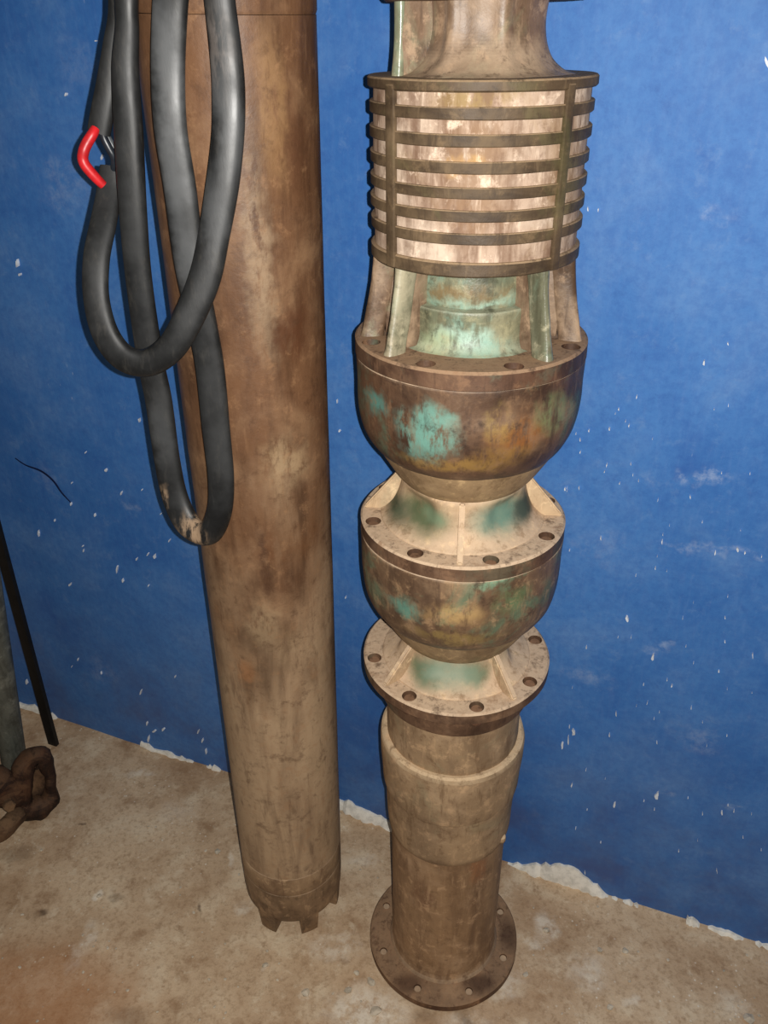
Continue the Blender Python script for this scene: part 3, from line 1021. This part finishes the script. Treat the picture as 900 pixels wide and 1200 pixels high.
for a in (-19, 35, 95, 155, 215, 275):
    bmf = bmesh.new()
    V = []
    na = 6
    for z, ro, ri, hw in ((0.060, 0.0855, 0.055, 12.5), (0.004, 0.0825, 0.057, 10.5), (0.0, 0.0800, 0.058, 9.8)):
        V.append([bmf.verts.new(polar(ro, -hw + 2 * hw * i / na, z)) for i in range(na + 1)] + [bmf.verts.new(polar(ri, hw - 2 * hw * i / na, z)) for i in range(na + 1)])
    nn = len(V[0])
    for q in range(2):
        for i in range(nn):
            j = (i + 1) % nn
            bmf.faces.new((V[q][i], V[q][j], V[q + 1][j], V[q + 1][i]))
    bmf.faces.new(V[0])
    bmf.faces.new(V[2][::-1])
    o = mpart('foot', bmf, M_MOTORCAP)
    o.rotation_euler.z = math.radians(a - 11)

# ------------------------------------------------------------------ power cable
cable = empty('power_cable', (MB.x, MB.y, 1.56))
tag(cable, 'black flat rubber cable looped over the brown motor with a spliced red wire', 'cable')


def cpts(lst):
    out = []
    for (x, y, Y, wd, th, *tw) in lst:
        q = at_depth(x, y, Y) - Vector(cable.location)
        out.append((q.x, q.y, q.z, wd, th, tw[0] if tw else 0.0))
    return out


def cp(x, y, z, wd=.028, th=.013):
    return (x - MB.x, y - MB.y, z - 1.56, wd, th, 0.0)


path = cpts([(131, 196, .885, .023, .013), (128, 225, .875, .025, .014), (121, 262, .855, .026, .014), (113, 304, .835, .026, .014), (113, 350, .82, .026, .014),
             (124, 392, .808, .028, .015), (145, 419, .802, .029, .016), (172, 425, .80, .029, .016), (199, 409, .80, .029, .016), (220, 375, .803, .030, .016),
             (240, 326, .808, .031, .016), (251, 275, .812, .030, .016), (261, 215, .815, .031, .016), (267, 160, .818, .030, .016), (268, 115, .82, .030, .016),
             (266, 75, .82, .029, .016), (258, 5, .822, .027, .015), (250, -60, .817, .027, .014)])
path += [cp(-.148, .812, 1.505), cp(-.150, .832, 1.580), cp(-.160, .89, 1.583), cp(-.178, .915, 1.588), cp(-.198, .89, 1.583), cp(-.204, .832, 1.580), cp(-.202, .814, 1.505)]
path += cpts([(205, -60, .820, .030, .014), (200, 0, .826, .0305, .014), (197, 80, .830, .0305, .014), (200, 150, .828, .0305, .014), (211, 220, .828, .031, .014), (222, 305, .829, .031, .014),
              (236, 375, .830, .031, .014), (246, 430, .830, .031, .014), (253, 500, .828, .031, .014), (259, 560, .824, .030, .014), (257, 600, .822, .029, .015),
              (244, 625, .826, .030, .017), (222, 616, .838, .032, .017), (206, 585, .848, .031, .016), (196, 540, .853, .030, .016), (186, 470, .856, .030, .016), (176, 420, .856, .029, .016),
              (163, 330, .852, .027, .017), (156, 250, .848, .027, .018), (151, 160, .846, .027, .018), (147, 82, .846, .024, .018), (149, 20, .85, .020, .017), (138, -40, .852, .022, .016)])
path += [cp(-.268, .866, 1.52, .024, .014), cp(-.262, .885, 1.572, .026, .013), cp(-.235, .905, 1.580, .026, .013), cp(-.20, .935, 1.574, .024, .013), cp(-.17, .955, 1.573, .022, .013)]
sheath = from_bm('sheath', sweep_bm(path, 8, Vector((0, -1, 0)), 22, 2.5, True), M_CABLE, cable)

stub = cpts([(116, 155, .875, .022, .014), (120, 132, .875, .022, .014), (126, 100, .876, .021, .014), (132, 55, .878, .018, .013), (138, 10, .88, .017, .013), (130, -40, .880, .018, .012)])
stub += [cp(-.285, .895, 1.50, .020, .012), cp(-.274, .915, 1.568, .022, .012), cp(-.235, .945, 1.576, .022, .012), cp(-.205, .965, 1.574, .022, .012), cp(-.19, .985, 1.574, .02, .012)]
from_bm('spliced_end', sweep_bm(stub, 7, Vector((0, -1, 0)), 20, 2.5, True), M_CABLE, cable)
red = cpts([(112, 151, .870, .009, .009), (108, 158, .866, .0100, .0100), (102, 168, .864, .0105, .0105), (98.5, 176, .862, .0105, .0105), (97, 185, .862, .0105, .0105), (99, 192, .862, .0105, .0105),
            (104, 199, .863, .0105, .0105), (112, 208, .865, .0100, .0100), (121, 217, .868, .009, .009)])
o = from_bm('red_wire', sweep_bm(red, 6, Vector((0, -1, 0)), 14, 2.0), M_WIRE_RED, cable)
o['label'] = 'short bright red wire'
bw = cpts([(119, 150, .874, .008, .008), (122, 162, .872, .008, .008), (128, 174, .872, .008, .008), (134, 186, .874, .008, .008), (134, 200, .882, .008, .008)])
from_bm('black_wire', sweep_bm(bw, 5, Vector((0, -1, 0)), 12, 2.0), M_WIRE_BLACK, cable)
bw = cpts([(122, 150, .880, .0065, .0065), (127, 162, .879, .0065, .0065), (134, 176, .879, .0065, .0065), (136, 194, .884, .0065, .0065)])
from_bm('grey_wire', sweep_bm(bw, 5, Vector((0, -1, 0)), 12, 2.0), M_WIRE_GREY, cable)

# ------------------------------------------------------------------ things leaning at the left
# dark bar
b0 = ground(63, 872)
s0 = (b0 - W0).dot(WT)
bar_top = wall_pt(s0 - 0.01, 1.75, 0.012)
bar = empty('iron_bar', b0)
tag(bar, 'thin black iron bar leaning on the blue wall', 'bar')
axis = bar_top - b0
bmx = box_bm(0.024, 0.010, axis.length, (0, 0, axis.length / 2), 0.0015)
for v in bmx.verts:
    v.co.x += 0.0015 * math.sin(v.co.z * 9)
o = from_bm('bar', bmx, M_BAR, bar)
rot = Matrix.Rotation(math.atan2(WT.y, WT.x), 4, 'Z')
zax = axis.normalized()
yax = (-WN - zax * (-WN).dot(zax)).normalized()
xax = yax.cross(zax).normalized()
o.matrix_local = Matrix((xax, yax, zax)).transposed().to_4x4()

# galvanised pipe
p0 = ground(22, 925)
top = at_depth(-40, 520, p0.y + 0.02)
ax = (top - p0).normalized()
gp = empty('galvanised_pipe', p0)
tag(gp, 'grey galvanised pipe standing beside the black bar', 'pipe')
Lg = 1.5
o = from_bm('tube', lathe_bm([(0.019, Lg), (0.024, Lg), (0.0245, Lg - 0.001), (0.0245, 0.002), (0.024, 0.0), (0.019, 0.0), (0.019, 0.03), (0.019, Lg)], 40), M_GALV, gp)
o.rotation_mode = 'QUATERNION'
o.rotation_quaternion = Vector((0, 0, 1)).rotation_difference(ax)
o2 = from_bm('pipe_thread', lathe_bm([(0.0245, 0.05), (0.0275, 0.049), (0.0275, 0.012), (0.0245, 0.010)], 40), M_CLAMP, gp)
o2.rotation_mode = 'QUATERNION'
o2.rotation_quaternion = o.rotation_quaternion
# dark pipe at its side
p1 = p0 + Vector((-0.066, 0.0, 0))
dp = empty('dark_pipe', p1)
tag(dp, 'dark steel pipe hidden behind the grey galvanised pipe', 'pipe')
o = from_bm('tube', lathe_bm([(0.020, 1.45), (0.026, 1.45), (0.0265, 1.449), (0.0265, 0.002), (0.026, 0.0), (0.020, 0.0), (0.020, 1.45)], 36), M_DARKPIPE, dp)
o.rotation_mode = 'QUATERNION'
o.rotation_quaternion = Vector((0, 0, 1)).rotation_difference(ax)

# rusted clamp: an upright eye and lumpy bolted ears
c0 = ground(44, 966)
clamp = empty('rusty_clamp', c0)
tag(clamp, 'dark heavily rusted iron clamp with an open eye at the pipe foot', 'clamp')
fw = Vector((c0.x, c0.y, 0)).normalized()
side = Vector((fw.y, -fw.x, 0))


def kpt(x, y, dep, wd, th):
    """point of the clamp seen at pixel (x, y), dep metres behind its front foot."""
    d = ray(x, y)
    t = (c0.dot(fw) + dep) / d.dot(fw)
    q = CAMP + d * t - c0
    return (q.x, q.y, q.z, wd, th)


eye = [kpt(24, 943, .02, .044, .046), kpt(25, 917, .025, .042, .042), kpt(31, 896, .03, .042, .040), kpt(45, 887, .03, .044, .040), kpt(56, 899, .028, .028, .036),
       kpt(59, 918, .022, .020, .036), kpt(57, 936, .018, .040, .042), kpt(46, 945, .014, .050, .046), kpt(32, 948, .014, .046, .046), kpt(24, 942, .02, .044, .046)]
bmx = sweep_bm(eye, 6, -fw, 18, 2.4)
wobble(bmx, 0.0045, 34, 2.2)
from_bm('eye', bmx, M_CLAMP, clamp)
q0, q1 = kpt(47, 900, .034, 0, 0), kpt(44, 938, .030, 0, 0)
bmx = sweep_bm([q0[:3] + (.030, .012), ((q0[0] + q1[0]) / 2, (q0[1] + q1[1]) / 2, (q0[2] + q1[2]) / 2, .036, .012), q1[:3] + (.036, .012)], 5, -fw, 16, 3.0)
wobble(bmx, 0.0015, 50, 3.1)
from_bm('web', bmx, M_CLAMPWEB, clamp)
ear = [kpt(30, 944, .022, .036, .036), kpt(20, 938, .02, .050, .042), kpt(8, 928, .02, .066, .050), kpt(-8, 918, .03, .074, .055), kpt(-30, 915, .045, .066, .055)]
bmx = sweep_bm(ear, 6, -fw, 18, 2.4)
wobble(bmx, 0.0055, 34, 5.1)
from_bm('ear', bmx, M_CLAMP, clamp)
lug = [kpt(24, 952, .004, .026, .030), kpt(17, 960, -.016, .042, .034), kpt(8, 970, -.032, .048, .034), kpt(-6, 976, -.042, .048, .034), kpt(-18, 970, -.042, .036, .030)]
bmx = sweep_bm(lug, 6, -fw, 18, 2.4)
wobble(bmx, 0.0040, 40, 8.4)
from_bm('lug', bmx, M_CLAMPWEB, clamp)
bl = kpt(11, 944, -.020, .02, .02)
bmx = lathe_bm([(0, .008), (.010, .008), (.012, .005), (.012, -.010), (0, -.010)], 6)
bmesh.ops.rotate(bmx, verts=bmx.verts, cent=(0, 0, 0), matrix=Matrix.Rotation(math.radians(70), 3, side))
o = from_bm('clamp_bolt', bmx, M_CLAMPWEB, clamp, smooth=False)
o.location = bl[:3]

# ------------------------------------------------------------------ loose grit on the floor
bm = bmesh.new()
rnd = random.Random(5)
spots = [(752, 1070, 9), (703, 1113, 7), (733, 1114, 7), (484, 1180, 6), (685, 1053, 6), (878, 1193, 12), (715, 1180, 7), (358, 1163, 10), (311, 1131, 8), (116, 1050, 7),
         (616, 1142, 7), (435, 1150, 10), (418, 1140, 7), (408, 1160, 9), (440, 1185, 12), (588, 1158, 6), (640, 1090, 9), (890, 1122, 7), (255, 998, 8), (280, 1025, 4)]
for i in range(150):
    spots.append((rnd.uniform(0, 900), rnd.uniform(960, 1200), rnd.uniform(1.5, 4)))
for (x, y, s) in spots:
    if x > 480 and y < 1015 + (x - 600) * 0.33 + 12:
        continue
    if x <= 480 and y < 905 + (x - 265) * 0.3 + 20:
        continue
    q = ground(x, y)
    if (q - PB).length < 0.15 or (q - MB).length < 0.11:
        continue
    r = s / FPX * 1.5 / 2
    mtx = Matrix.Translation(q) @ Matrix.Rotation(rnd.uniform(0, 6.28), 4, 'Z') @ Matrix.Diagonal((r * rnd.uniform(.8, 1.3), r * rnd.uniform(.7, 1.2), r * 0.5, 1))
    res = bmesh.ops.create_icosphere(bm, subdivisions=1, radius=1.0, matrix=mtx)
    for v in res['verts']:
        v.co += Vector((rnd.uniform(-.2, .2), rnd.uniform(-.2, .2), rnd.uniform(-.1, .1))) * r
grit = from_bm('plaster_grit', bm, M_GRIT, smooth=False)
tag(grit, 'pale plaster crumbs scattered over the dusty floor', 'grit', kind='stuff')
